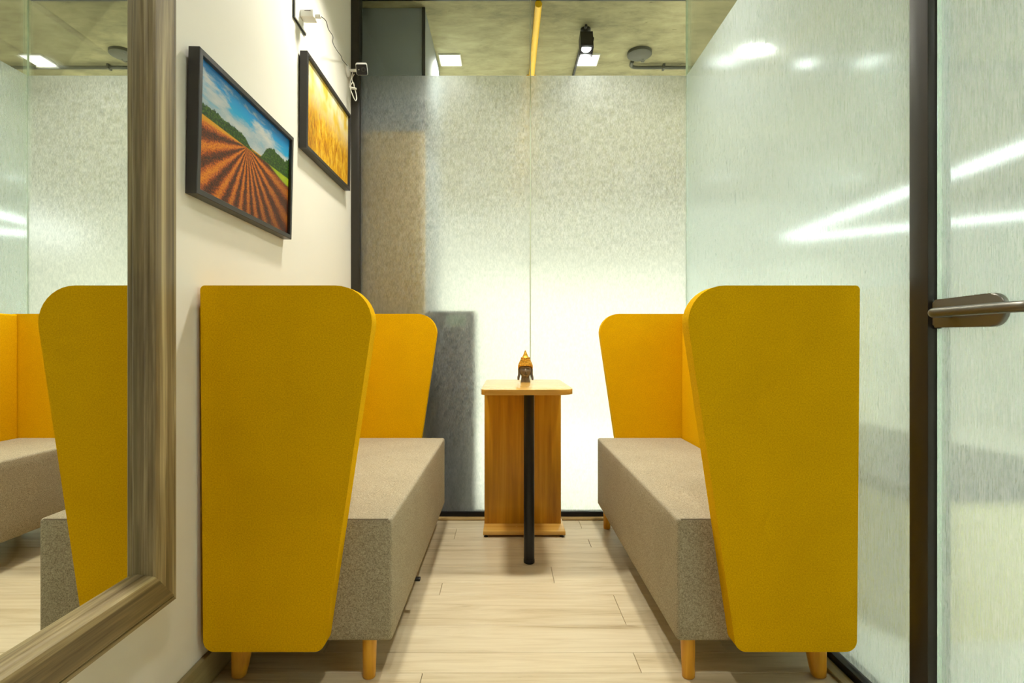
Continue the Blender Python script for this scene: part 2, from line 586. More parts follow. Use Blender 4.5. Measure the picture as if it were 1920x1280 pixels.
# ================================================================== THE SETTING
def setting():
    # ---- booth floor: planks on a base
    fl = empty('floor', (0, 0, 0), kind='structure')
    nbox('floor_base', -0.95, 1.02, -1.7, 2.96, -0.04, -0.008, 'baseboard_wood', fl)
    edges = [2.945, 2.757, 2.607, 2.502, 2.284, 2.127, 2.026, 1.810, 1.648, 1.546]
    wd = (0.216, 0.162, 0.102)
    k = 0
    while edges[-1] > -1.6:
        edges.append(edges[-1] - wd[k % 3]); k += 1
    # first joint of each row as read from the photograph (x in metres); planks are 1.22 m long
    joint = {0: 0.385, 1: -0.246, 2: 0.393, 3: -0.42, 4: 0.190, 5: -0.246, 6: 0.400, 7: -0.55, 8: 0.385, 9: -0.235}
    meshes = {}
    for i in range(len(edges) - 1):
        y1, y0 = edges[i], edges[i + 1]
        j = joint.get(i, ((i * 0.437) % 1.22) - 0.6)
        xs = [-0.83]
        x = j - 2.44
        while x < 0.985:
            if x > -0.80: xs.append(x)
            x += 1.22
        xs.append(0.985)
        for a, b in zip(xs, xs[1:]):
            key = (round(b - a, 4), round(y1 - y0, 4))
            cx, cy = (a + b) / 2, (y0 + y1) / 2
            if key not in meshes:
                bm = bmesh.new()
                g = 0.0007
                hx, hy = key[0] / 2 - g, key[1] / 2 - g
                box(bm, -hx, hx, -hy, hy, -0.008, 0.0)
                top = [e for e in bm.edges if all(v.co.z > -0.001 for v in e.verts)]
                bmesh.ops.bevel(bm, geom=top, offset=0.0012, segments=1, affect='EDGES')
                o = obj('plank', bm, 'plank_oak', fl, (cx, cy, 0))
                meshes[key] = o
            else:
                o = meshes[key].copy(); C.objects.link(o); o.parent = fl; o.location = (cx, cy, 0)

    # ---- solid walls and ceiling
    tag(nbox('wall_left', WL - 0.12, WL, -1.7, YB + 0.01, -0.04, HC, 'wall_paint'), kind='structure')
    tag(nbox('wall_rear', WL - 0.12, XR + 0.05, -1.82, -1.7, -0.04, HC, 'rear_paint'), kind='structure')
    tag(nbox('ceiling', -3.2, 6.7, -2.4, 7.4, HC, HC + 0.2, 'concrete'), kind='structure')
    tag(nbox('baseboard_left', WL, WL + 0.016, -1.7, YB - 0.04, 0.0, 0.085, 'baseboard_wood', bev=0.003), kind='structure')
    # ---- outside: floor and office walls
    tag(nbox('floor_office', -3.2, 6.7, -2.4, 7.4, -0.14, -0.042, 'office_floor'), kind='structure')
    tag(nbox('wall_far', -3.2, 6.7, 7.2, 7.4, -0.04, HC, 'office_paint'), kind='structure')
    tag(nbox('wall_office_right', 6.5, 6.7, -2.4, 7.2, -0.04, HC, 'office_paint'), kind='structure')
    tag(nbox('wall_office_left', -3.2, -3.0, -2.4, 7.2, -0.04, HC, 'office_paint'), kind='structure')
    tag(nbox('wall_office_rear', -3.0, 6.5, -2.4, -2.2, -0.04, HC, 'office_paint'), kind='structure')

    # ---- back glass partition
    wb = empty('wall_back', (0, YB, 0), kind='structure')
    R = (0, YB, 0)
    y0, y1 = YB + 0.002, YB + 0.012
    nbox('post', WL, -0.777, YB - 0.03, YB + 0.035, 0.0, HC, 'dark_metal', wb, 0.002, rel=R)
    nbox('bottom_channel', -0.777, XR + 0.012, YB - 0.012, YB + 0.03, 0.0, 0.034, 'black_metal', wb, 0.002, rel=R)
    nbox('top_channel', -0.777, XR + 0.012, YB - 0.012, YB + 0.03, HC - 0.012, HC, 'black_metal', wb, 0.002, rel=R)
    for a, b in ((-0.777, 0.1305), (0.1355, XR)):
        p = nbox('pane', a, b, y0, y1, 0.034, HC - 0.012, ['clear_glass', 'glass_edge'], wb, rel=R)
        for f in p.data.polygons:
            if abs(f.normal.x) > 0.5: f.material_index = 1
        nbox('film', a, b, YB + 0.0005, YB + 0.0015, 0.034, HF, 'film_back', p, rel=R)
    nbox('joint', 0.1305, 0.1355, y0 + 0.001, y1, 0.034, HC - 0.012, 'silicone', wb, rel=R)
    bm = bmesh.new(); box(bm, WL + 0.02, 0.92, YB - 0.052, YB - 0.0125, 0.0, 0.010, 0.003)
    tag(obj('trim_1', bm, 'bead_wood', smooth=40), kind='structure')

    # ---- right glass partition
    wr = empty('wall_right', (XR, 0, 0), kind='structure')
    R = (XR, 0, 0)
    p = nbox('pane', XR + 0.002, XR + 0.012, 1.262, YB + 0.012, 0.034, HC - 0.012, ['clear_glass', 'glass_edge'], wr, rel=R)
    for f in p.data.polygons:
        if abs(f.normal.y) > 0.5: f.material_index = 1
    nbox('film', XR + 0.0005, XR + 0.0015, 1.262, YB - 0.0005, 0.034, HF, 'film_right', p, rel=R)
    nbox('bottom_channel', XR - 0.020, XR + 0.03, 1.297, YB - 0.013, 0.0, 0.030, 'black_metal', wr, 0.002, rel=R)
    nbox('top_channel', XR - 0.012, XR + 0.03, 1.297, YB - 0.013, HC - 0.012, HC, 'black_metal', wr, 0.002, rel=R)
    nbox('post', XR - 0.013, XR + 0.04, 1.238, 1.295, 0.0, HC, 'dark_metal', wr, 0.0015, rel=R)
    nbox('strike_box', XR - 0.001, XR + 0.03, 1.222, 1.2375, 0.965, 1.026, 'black_plastic', wr, 0.001, rel=R)
    nbox('light_block_panel', XR, XR + 0.06, -1.7, 0.30, 0.0, HC, 'rear_paint', wr, rel=R)  # unseen panel added to block fill light reaching the camera-facing sides
    bm = bmesh.new(); box(bm, XR - 0.055, XR - 0.021, 1.30, YB - 0.055, 0.0, 0.010, 0.003)
    tag(obj('trim_2', bm, 'baseboard_wood', smooth=40), kind='structure')

    # ---- glass door
    D = (XR + 0.004, 1.23, 0)
    d = empty('door_1', D, kind='structure')
    p = nbox('pane', XR + 0.0055, XR + 0.0155, 0.33, 1.2335, 0.012, 2.42, ['clear_glass', 'glass_edge'], d, rel=D)
    for f in p.data.polygons:
        if abs(f.normal.y) > 0.5: f.material_index = 1
    nbox('film', XR + 0.004, XR + 0.005, 0.33, 1.2325, 0.012, HF, 'film_right', p, rel=D)
    nbox('transom', XR - 0.010, XR + 0.04, 0.30, 1.237, 2.43, 2.47, 'dark_metal', wr, 0.002, rel=(XR, 0, 0))
    # lock plate: square end at the post, round end away from it
    zc = 0.998
    pts = fillet([(1.228, zc - 0.031), (1.228, zc + 0.031), (1.050, zc + 0.034), (1.050, zc - 0.034)], [0.006, 0.006, 0.031, 0.031])
    x1 = XR + 0.004
    bm = bmesh.new()
    prism(bm, pts, lambda q: (x1 - 0.014 - D[0], q.x - D[1], q.y), lambda q: (x1 - 0.0005 - D[0], q.x - D[1], q.y), 0.004, 3)
    lp = obj('lock_plate', bm, 'handle_metal', d, smooth=35)
    xl = x1 - 0.062
    zz = zc - 0.001
    path = [(x1 - 0.015, 1.178, zz), (x1 - 0.040, 1.178, zz), (x1 - 0.052, 1.174, zz), (xl + 0.003, 1.166, zz), (xl, 1.152, zz), (xl, 1.10, zz), (xl, 1.03, zz), (xl + 0.001, 0.985, zz), (xl + 0.004, 0.96, zz), (xl + 0.01, 0.95, zz)]
    bm = bmesh.new()
    tube(bm, [tuple(Vector(q) - Vector(D)) for q in smooth_path(path, 5)], 0.0105, 18)
    obj('lever', bm, 'handle_metal', lp, smooth=60)


setting()


# ================================================================== SOFAS
def sofa(label, xb, sg, seat_a, support=False):
    r = empty('high_back_sofa', (xb, 1.45, 0), label, 'sofa', 'high-back sofas facing each other')
    X = lambda a: sg * a
    out = fillet([(0.008, 0.113), (0.328, 0.113), (0.4715, 1.086), (0.0, 1.086)], [0.03, 0.03, 0.098, 0.012], 10)
    for y in (0.0, 1.350):
        bm = bmesh.new()
        prism(bm, out, lambda q: (X(q.x), y, q.y), lambda q: (X(q.x), y + 0.05, q.y), 0.011, 3)
        wg = obj('wing', bm, 'yellow_fabric', r, smooth=50)
        for yy in (y + 0.0025, y + 0.0475):
            c = Vector((0.22, 0.6))
            bm = bmesh.new()
            path = []
            for q in out:
                path.append((X(q.x + (c.x - q.x) * 0.018), yy, q.y + (c.y - q.y) * 0.006))
            tube(bm, path, 0.0022, 6, closed=True)
            obj('piping', bm, 'piping_yellow', wg, smooth=60)
    bm = bmesh.new()
    box(bm, min(X(0.0), X(0.038)), max(X(0.0), X(0.038)), 0.0505, 1.3495, 0.125, 1.083, 0.010, 3)
    obj('backrest', bm, 'yellow_fabric', r, smooth=50)
    # seat block, slightly crowned
    bm = bmesh.new()
    a0, a1 = 0.039, seat_a
    box(bm, min(X(a0), X(a1)), max(X(a0), X(a1)), 0.051, 1.3495, 0.113, 0.451, 0.0)
    bmesh.ops.subdivide_edges(bm, edges=bm.edges[:], cuts=7, use_grid_fill=True)
    for v in bm.verts:
        ta = (abs(v.co.x) - a0) / (a1 - a0); ty = (v.co.y - 0.051) / 1.2985; tz = (v.co.z - 0.113) / 0.338
        crown = max(0, math.sin(math.pi * ta)) * max(0, math.sin(math.pi * ty))
        if tz > 0.999: v.co.z += 0.006 * crown
        if ta > 0.999: v.co.x += sg * 0.006 * max(0, math.sin(math.pi * tz)) * max(0, math.sin(math.pi * ty)) ** 0.5
    es = [e for e in bm.edges if len(e.link_faces) == 2 and e.calc_face_angle() > 1.0]
    bmesh.ops.bevel(bm, geom=es, offset=0.010, segments=3, profile=0.5, affect='EDGES')
    st = obj('seat', bm, 'grey_fabric', r, smooth=50)
    # top seam
    for y in (0.0535,):
        bm = bmesh.new()
        tube(bm, [(X(a0 + 0.25), y, 0.4485), (X(a1 - 0.012), y, 0.4485)], 0.0018, 6)
        obj('seam', bm, 'piping_grey', st)
    # legs
    for y, s in ((0.062, 1), (1.29, -1)):
        # front leg: round-edged straight peg
        bm = bmesh.new()
        n = 20
        prof = []
        for z, w_, dy in ((0.004, 0.0165, 0), (0.0, 0.014, 0), (0.112, 0.0205, 0)):
            pass
        rings = []
        for z, rx, ry in ((0.0, 0.0145, 0.012), (0.004, 0.0175, 0.015), (0.06, 0.0188, 0.018), (0.112, 0.0198, 0.022)):
            rings.append([bm.verts.new((X(0.430) + rx * math.cos(2 * math.pi * k / n), y + 0.014 + s * (z * 0.06) + ry * math.sin(2 * math.pi * k / n), z)) for k in range(n)])
        for A, B in zip(rings, rings[1:]):
            for k in range(n): bm.faces.new([A[k], A[(k + 1) % n], B[(k + 1) % n], B[k]])
        bm.faces.new(rings[0]); bm.faces.new(rings[-1])
        obj('leg', bm, 'leg_wood', r, smooth=50)
        # rear leg: raked on its inner side
        bm = bmesh.new()
        rings = []
        for z, i0, i1, hy in ((0.0, 0.050, 0.078, 0.010), (0.005, 0.047, 0.084, 0.014), (0.03, 0.047, 0.090, 0.017), (0.124, 0.047, 0.110, 0.020)):
            cx, rx = (i0 + i1) / 2, (i1 - i0) / 2
            ring = []
            for k in range(n):
                t = 2 * math.pi * k / n
                cs, sn = math.cos(t), math.sin(t)
                ring.append(bm.verts.new((X(cx + rx * math.copysign(abs(cs) ** 0.6, cs)), y + 0.016 + hy * math.copysign(abs(sn) ** 0.6, sn), z)))
            rings.append(ring)
        for A, B in zip(rings, rings[1:]):
            for k in range(n): bm.faces.new([A[k], A[(k + 1) % n], B[(k + 1) % n], B[k]])
        bm.faces.new(rings[0]); bm.faces.new(rings[-1])
        obj('leg', bm, 'leg_wood', r, smooth=50)
    if support:
        bm = bmesh.new()
        box(bm, 0.478, 0.512, 0.455, 0.475, 0.102, 0.112, 0.002)
        obj('fabric_tag', bm, 'black_plastic', r)
    return r


sofa('yellow high-back sofa with grey seat standing against the cream wall under the pictures', -0.811, 1, 0.499, True)
sofa('yellow high-back sofa with grey seat standing against the frosted glass beside the door', 0.941, -1, 0.470)


# ================================================================== TABLE
def table():
    r = empty('side_table', (0.09, 2.5, 0), 'narrow wooden table on a black pole leg and wood panel before the glass', 'table')
    ox, oy = 0.09, 2.5
    th = 0.745
    pts = fillet([(-0.100 - ox, 2.215 - oy), (0.280 - ox, 2.215 - oy), (0.280 - ox, 2.86 - oy), (-0.100 - ox, 2.86 - oy)], [0.035, 0.075, 0.02, 0.02], 8)
    bm = bmesh.new()
    prism(bm, pts, lambda q: (q.x, q.y, th - 0.022), lambda q: (q.x, q.y, th), 0.0012, 2)
    obj('table_top', bm, 'table_wood_flat', r, smooth=30)
    nbox('panel', -0.106 - ox, 0.278 - ox, 2.74 - oy, 2.758 - oy, 0.0305, th - 0.0225, 'table_wood', r, 0.001)
    b = nbox('base_board', -0.108 - ox, 0.288 - ox, 2.626 - oy, 2.86 - oy, 0.012, 0.030, 'table_wood_flat', r, 0.001)
    bm = bmesh.new()
    lathe(bm, [(0.0, 0.0302), (0.004, 0.0302), (0.0035, 0.0315), (0.0, 0.0318)], 12, 0.055 - ox, 2.69 - oy)
    obj('screw_cap', bm, 'gold', b, smooth=60)
    for x in (-0.095, 0.272):
        for y in (2.64, 2.845):
            bm = bmesh.new()
            lathe(bm, [(0.010, 0.0), (0.010, 0.004), (0.006, 0.006), (0.006, 0.012)], 12, x - ox, y - oy)
            obj('foot', bm, 'black_plastic', r, smooth=40)
    bm = bmesh.new()
    lathe(bm, [(0.019, 0.0), (0.0225, 0.004), (0.0225, 0.02), (0.0225, th - 0.0225)], 28, 0.1 - ox, 2.325 - oy)
    lg = obj('leg', bm, 'black_metal', r, smooth=40)
    bm = bmesh.new()
    lathe(bm, [(0.0235, 0.003), (0.0235, 0.016), (0.0227, 0.018)], 28, 0.1 - ox, 2.325 - oy)
    obj('foot_cap', bm, 'black_plastic', lg, smooth=40)
    return th


TH = table()


# ================================================================== HEAD STATUETTE
def statuette(z0):
    S = 0.155
    r = empty('head_statuette', (0.0965, 2.66, z0), 'small dark head statuette with gold beaded hair and pointed crown on the table', 'statuette')
    # face, neck: one surface from a deformed sphere, looking towards -y
    bm = bmesh.new()
    bmesh.ops.create_uvsphere(bm, u_segments=96, v_segments=80, radius=1.0)
    for v in bm.verts:
        x, y, z = v.co
        w_ = 0.0285; d_ = 0.031; h_ = 0.040
        if z < 0: w_ *= 1 - 0.16 * z * z
        px, py, pz = x * w_, y * d_, z * h_ + 0.058
        if y < -0.15:
            zz = pz; xx = abs(px)
            py -= 0.0100 * math.exp(-(xx / 0.0042) ** 2) * max(0, min(1, (0.070 - zz) / 0.016)) * (1 if zz > 0.050 else math.exp(-((zz - 0.050) / 0.0025) ** 2))   # nose
            py += 0.0070 * math.exp(-((xx - 0.0105) / 0.0065) ** 2 - ((zz - 0.0655) / 0.0042) ** 2)          # eye sockets
            py -= 0.0034 * math.exp(-((xx - 0.0105) / 0.0060) ** 2 - ((zz - 0.0635) / 0.0022) ** 2)          # lids
            py -= 0.0036 * math.exp(-((xx - 0.0100) / 0.0090) ** 2 - ((zz - 0.0725) / 0.0022) ** 2)          # brows
            py -= 0.0050 * math.exp(-(xx / 0.0085) ** 2 - ((zz - 0.0425) / 0.0019) ** 2)                      # upper lip
            py += 0.0030 * math.exp(-(xx / 0.0095) ** 2 - ((zz - 0.0402) / 0.0009) ** 2)
            py -= 0.0048 * math.exp(-(xx / 0.0070) ** 2 - ((zz - 0.0378) / 0.0018) ** 2)                      # lower lip
            py -= 0.0060 * math.exp(-(xx / 0.0075) ** 2 - ((zz - 0.0270) / 0.0042) ** 2)                      # chin
        v.co = (px, py, pz)
    lathe(bm, [(0.0235, 0.0), (0.0238, 0.002), (0.0215, 0.010), (0.0200, 0.022), (0.0195, 0.036), (0.0, 0.038)], 28, 0, 0.003)
    obj('face', bm, 'statue_brown', r, smooth=70)
    for s in (-1, 1):
        bm = bmesh.new()
        path = smooth_path([(s * 0.0280, 0.004, 0.074), (s * 0.0305, 0.006, 0.066), (s * 0.0300, 0.005, 0.052), (s * 0.0305, 0.003, 0.036), (s * 0.0335, 0.000, 0.024), (s * 0.0345, -0.002, 0.014), (s * 0.0345, -0.002, 0.0125)], 4)
        n = len(path)
        rr = [0.002 + 0.0046 * math.sin(math.pi * min(1, 0.12 + 0.86 * i / (n - 1))) ** 0.6 for i in range(n)]
        tube(bm, path, rr, 10)
        for v in bm.verts:
            v.co.y = 0.003 + (v.co.y - 0.003) * 1.35
        obj('ear', bm, 'statue_brown', r, smooth=70)
    # hair: a cap with rows of curls, then the pointed crown
    prof = [(0.0330, 0.066), (0.0345, 0.074), (0.0335, 0.083), (0.0300, 0.093), (0.0250, 0.103), (0.0205, 0.112), (0.0180, 0.118)]
    bm = bmesh.new()
    n = 36
    rings = []
    for rad, z in prof:
        ring = []
        for k in range(n):
            t = 2 * math.pi * k / n
            cx, cy = math.cos(t), math.sin(t)
            zz = z
            if z < 0.082:   # hairline lifts over the brow
                f = max(0, -cy - 0.15) / 0.85
                zz = z + (0.0815 - z) * min(1, f * 2.2) * 0.95
            ring.append(bm.verts.new((rad * cx, rad * cy * 1.02 + 0.002, zz)))
        rings.append(ring)
    for A, B in zip(rings, rings[1:]):
        for k in range(n): bm.faces.new([A[k], A[(k + 1) % n], B[(k + 1) % n], B[k]])
    bm.faces.new(rings[0]); bm.faces.new(rings[-1])
    hair = obj('hair', bm, 'gold', r, smooth=60)
    bm = bmesh.new()
    row = 0
    z = 0.068
    while z < 0.119:
        for (ra, za), (rb, zb) in zip(prof, prof[1:]):
            if za <= z <= zb:
                rad = ra + (rb - ra) * (z - za) / (zb - za)
        cnt = max(8, int(2 * math.pi * rad / 0.0058))
        for k in range(cnt):
            t = 2 * math.pi * (k + 0.5 * (row % 2)) / cnt
            if z < 0.083 and math.sin(t) < -0.30: continue
            bmesh.ops.create_icosphere(bm, subdivisions=1, radius=0.0031, matrix=Matrix.Translation((rad * math.cos(t), rad * math.sin(t) * 1.02 + 0.002, z)))
        z += 0.0056; row += 1
    # hairline roll over the forehead
    tag(obj('curls', bm, 'gold', hair, smooth=80), kind='stuff')
    bm = bmesh.new()
    path = [(0.0325 * math.cos(t), 0.0325 * math.sin(t) * 1.02 + 0.001, 0.0835 - 0.012 * max(0, (abs(math.cos(t)) - 0.55)) ** 1.2 * 1.6) for t in [math.pi + math.pi * i / 24 for i in range(25)]]
    tube(bm, path, 0.0022, 8)
    obj('hair_band', bm, 'gold', hair, smooth=70)
    bm = bmesh.new()
    lathe(bm, [(0.0195, 0.116), (0.0205, 0.119), (0.0160, 0.124), (0.0135, 0.126), (0.0125, 0.130), (0.0088, 0.137), (0.0082, 0.140), (0.0050, 0.148), (0.0022, 0.154), (0.0, 0.156)], 20, 0, 0.002)
    obj('crown', bm, 'gold', r, smooth=50)


statuette(TH)


# ================================================================== MIRROR
def mirror():
    y_out, y_in = 1.286, 1.190          # far outer edge, far inner edge of the frame face
    z_out, z_in = 0.330, 0.428
    n_out, n_in = 0.26, 0.356           # near edges (beyond the picture)
    t_out, t_in = 2.10, 2.002
    xw = WL + 0.001
    xg = -0.798
    r = empty('wall_mirror', (xw, (y_out + n_out) / 2, z_out), 'tall wall mirror in a streaked grey-brown moulded wood frame', 'mirror')
    O = Vector(r.location)
    # profile across the frame, from outer edge (0) to inner edge (1): (s, x)
    W = y_out - y_in
    prof = [(0.0, xw), (0.0, -0.778), (0.003, -0.774), (0.0105, -0.774), (0.0125, -0.778), (0.0145, -0.773), (0.018, -0.770),
            (0.080, -0.766), (0.089, -0.767), (0.0925, -0.771), (0.0935, -0.781), (0.0955, -0.784), (0.0985, -0.786), (0.1005, -0.7975), (0.1005, xw)]

    def side(name, pts_of, mat):
        bm = bmesh.new()
        A = [bm.verts.new(Vector(pts_of(s, x, 0)) - O) for s, x in prof]
        B = [bm.verts.new(Vector(pts_of(s, x, 1)) - O) for s, x in prof]
        n = len(prof)
        for i in range(n):
            bm.faces.new([A[i], A[(i + 1) % n], B[(i + 1) % n], B[i]])
        bm.faces.new(A); bm.faces.new(list(reversed(B)))
        obj(name, bm, mat, r, smooth=25)
    side('frame_stile', lambda s, x, e: (x, y_out - s, (z_out + s) if e == 0 else (t_out - s)), 'frame_wood_v')
    side('frame_stile', lambda s, x, e: (x, n_out + s, (z_out + s) if e == 0 else (t_out - s)), 'frame_wood_v')
    side('frame_rail', lambda s, x, e: (x, (n_out + s) if e == 0 else (y_out - s), z_out + s), 'frame_wood_h')
    side('frame_rail', lambda s, x, e: (x, (n_out + s) if e == 0 else (y_out - s), t_out - s), 'frame_wood_h')
    q = 0.0985
    nbox('mirror_glass', xg - 0.004, xg, n_out + q, y_out - q, z_out + q, t_out - q, 'mirror', r, rel=O)


mirror()


# ================================================================== PICTURES
def picture(label, prn, y0, y1, z0, z1, xf, depth, lean):
    zc = (z0 + z1) / 2
    r = empty('framed_picture', (xf - depth, (y0 + y1) / 2, zc), label, 'picture', 'framed prints on the cream wall')
    hw, hh = (y1 - y0) / 2, (z1 - z0) / 2
    # ring frame swept with mitred corners
    prof = [(0.0, 0.0), (0.0, depth - 0.0015), (0.0015, depth), (0.0145, depth), (0.0155, depth - 0.001), (0.0165, depth - 0.008), (0.0165, 0.0)]
    bm = bmesh.new()
    cor = [(-1, -1), (1, -1), (1, 1), (-1, 1)]
    rings = [[bm.verts.new((x, sy * (hw - s), sz * (hh - s))) for s, x in prof] for sy, sz in cor]
    n = len(prof)
    for i in range(4):
        A, B = rings[i], rings[(i + 1) % 4]
        for k in range(n):
            bm.faces.new([A[k], A[(k + 1) % n], B[(k + 1) % n], B[k]])
    obj('frame', bm, 'frame_black', r, smooth=25)
    bm = bmesh.new()
    g = 0.0163
    yy, zz = hw - g, hh - g
    vs = [bm.verts.new((x, sy * yy, sz * zz)) for x in (depth - 0.014, depth - 0.010) for sy, sz in cor]
    front = bm.faces.new(vs[4:8])
    bm.faces.new(list(reversed(vs[0:4])))
    for i in range(4):
        bm.faces.new([vs[i], vs[(i + 1) % 4], vs[4 + (i + 1) % 4], vs[4 + i]])
    uvl = bm.loops.layers.uv.new('UVMap')
    for f in bm.faces:
        for l in f.loops:
            l[uvl].uv = ((l.vert.co.y + yy) / (2 * yy), (l.vert.co.z + zz) / (2 * zz))
    obj('print', bm, prn, r)
    r.rotation_euler = (0, lean, 0)
    return r


picture('black framed print of a ploughed orange field under blue sky', 'print_field', 1.400, 2.020, 1.317, 1.694, -0.787, 0.030, math.radians(1.3))
picture('black framed print of golden wheat near the glass partition', 'print_wheat', 2.165, 2.775, 1.709, 2.094, -0.787, 0.030, math.radians(0.6))


# ================================================================== SWITCH PLATE, ADAPTER, CABLE, CAMERA
def electrics():
    r = empty('switch_plate', (WL, 2.17, 2.26), 'white wall socket plate with thin black rim above the wheat picture', 'socket plate')
    O = (WL, 2.17, 2.26)
    nbox('rim', WL + 0.0003, WL + 0.006, 2.105, 2.235, 2.190, 2.340, 'black_plastic', r, 0.0015, rel=O)
    nbox('face', WL + 0.006, WL + 0.011, 2.109, 2.231, 2.194, 2.336, 'white_plastic', r, 0.0015, rel=O)
    a = empty('power_adapter', (WL + 0.012, 2.17, 2.235), 'white plug-in power adapter block stuck in the socket plate', 'adapter')
    O = (WL + 0.012, 2.17, 2.235)
    nbox('body', WL + 0.0125, -0.757, 2.150, 2.196, 2.220, 2.249, 'white_plastic', a, 0.003, 3, rel=O)
    nbox('vent_slot', -0.792, -0.768, 2.1494, 2.1502, 2.2415, 2.2440, 'cable_grey', a, rel=O)
    def px(x, y, Y):
        return Vector(((x - 948) * Y / 1024, Y, CAM_H + (645 - y) * Y / 1024))
    # camera
    Yc = 2.825
    k = empty('security_camera', (WL, Yc, 2.345), 'small white cube security camera with dark face on a wall arm, thin wire attached', 'camera')
    O = Vector((WL, Yc, 2.345))
    bm = bmesh.new()
    tube(bm, [Vector((WL + 0.001, Yc, 2.345)) - O, Vector((WL + 0.008, Yc, 2.345)) - O, Vector((WL + 0.016, Yc, 2.345)) - O], [0.032, 0.031, 0.018], 24)
    obj('mount', bm, 'white_plastic', k, smooth=40)
    bm = bmesh.new()
    tube(bm, [p - O for p in smooth_path([Vector((WL + 0.014, Yc, 2.345)), Vector((WL + 0.045, Yc - 0.002, 2.344)), Vector((-0.772, Yc - 0.008, 2.342)), Vector((-0.752, Yc - 0.015, 2.341))], 5)], 0.0075, 12)
    obj('arm', bm, 'white_plastic', k, smooth=60)
    bm = bmesh.new()
    Y = 2.80
    pts = [px(661, 136, Y), px(659, 146, Y), px(656, 160, Y), px(660, 176, Y), px(666, 188, Y), px(669, 184, Y), px(666, 168, Y), px(662, 154, Y - .01), px(657, 164, Y - .012), px(662, 180, Y - .012), px(667, 189, Y - .01), px(668, 178, Y - .006), px(663, 160, Y), px(660, 148, Y + .006), px(664, 139, Y + .01)]
    tube(bm, [p - O for p in smooth_path(pts, 6)], 0.0021, 8)
    cl = obj('cable_coil', bm, 'cable_white', k, smooth=70)
    bm = bmesh.new()
    tube(bm, [p - O for p in (px(655.5, 164, Y - .006), px(668, 167, Y - .006))], 0.006, 10)
    obj('cable_tie', bm, 'cable_white', cl, smooth=40)

    nbox('plug', -0.7565, -0.735, 2.168, 2.182, 2.2285, 2.2395, 'white_plastic', k, 0.002, rel=O)
    pts = [px(602, 35.5, 2.175), px(611, 39, 2.20), px(616, 55, 2.27), px(624, 68, 2.36), px(624, 80, 2.45), px(632, 95, 2.56), px(639, 104, 2.66), px(642, 112, 2.72), px(651, 123, 2.80)]
    pts[0] = Vector((-0.7345, 2.175, 2.234))
    bm = bmesh.new()
    tube(bm, [p - O for p in smooth_path(pts, 6)], 0.0016, 8)
    obj('wire', bm, 'cable_grey', k, smooth=70)
    cc = Vector((-0.736, Yc - 0.03, 2.338))
    rot = Matrix.Rotation(math.radians(-5), 4, 'Y') @ Matrix.Rotation(math.radians(10), 4, 'Z') @ Matrix.Rotation(math.radians(31), 4, 'X')
    T = Matrix.Translation(cc - O) @ rot
    h = 0.0285
    bm = bmesh.new()
    box(bm, -h, h, -0.024, 0.026, -h, h, 0.009, 4)
    bmesh.ops.transform(bm, matrix=T, verts=bm.verts)
    b = obj('body', bm, 'white_plastic', k, smooth=40)
    bm = bmesh.new()
    f = fillet([(-0.0265, -0.0265), (0.0265, -0.0265), (0.0265, 0.0225), (-0.0265, 0.0225)], [0.006] * 4)
    prism(bm, f, lambda q: (q.x, -0.0252, q.y), lambda q: (q.x, -0.0232, q.y), 0.0006, 1)
    bmesh.ops.transform(bm, matrix=T, verts=bm.verts)
    obj('face_plate', bm, 'black_plastic', b, smooth=40)
    bm = bmesh.new()
    tube(bm, [(0.008, -0.025, -0.002), (0.008, -0.0275, -0.002)], 0.0115, 20)
    bmesh.ops.transform(bm, matrix=T, verts=bm.verts)
    ln = obj('lens_ring', bm, 'frame_black', b, smooth=40)
    bm = bmesh.new()
    tube(bm, [(0.008, -0.0274, -0.002), (0.008, -0.0280, -0.002)], 0.0055, 16)
    bmesh.ops.transform(bm, matrix=T, verts=bm.verts)
    obj('lens', bm, 'black_plastic', b, smooth=40)
    bm = bmesh.new()
    tube(bm, [(-0.014, -0.025, -0.002), (-0.014, -0.0258, -0.002)], 0.002, 10)
    bmesh.ops.transform(bm, matrix=T, verts=bm.verts)
    obj('indicator', bm, 'cable_white', b)


electrics()


# ================================================================== CEILING LAMPS
def ceiling_panel(x, y, size, mat, label, group, name='ceiling_light', watt=0.0):
    r = empty(name, (x, y, HC), label, 'light', group)
    h = size / 2
    bm = bmesh.new()
    box(bm, -h, h, -h, h, -0.010, -0.0005, 0.001)
    obj('frame', bm, 'white_plastic', r, smooth=40)
    g = h - 0.006
    bm = bmesh.new()
    box(bm, -g, g, -g, g, -0.0125, -0.0102)
    obj('diffuser', bm, mat, r)
    if watt:
        ld = bpy.data.lights.new('panel_glow', 'AREA')
        ld.shape = 'SQUARE'; ld.size = 2 * g; ld.energy = watt; ld.color = (1, 0.985, 0.91)
        ld.spread = math.radians(116)
        lo = bpy.data.objects.new('panel_glow', ld); C.objects.link(lo)
        lo.parent = r; lo.location = (0, 0, -0.014)
    return r


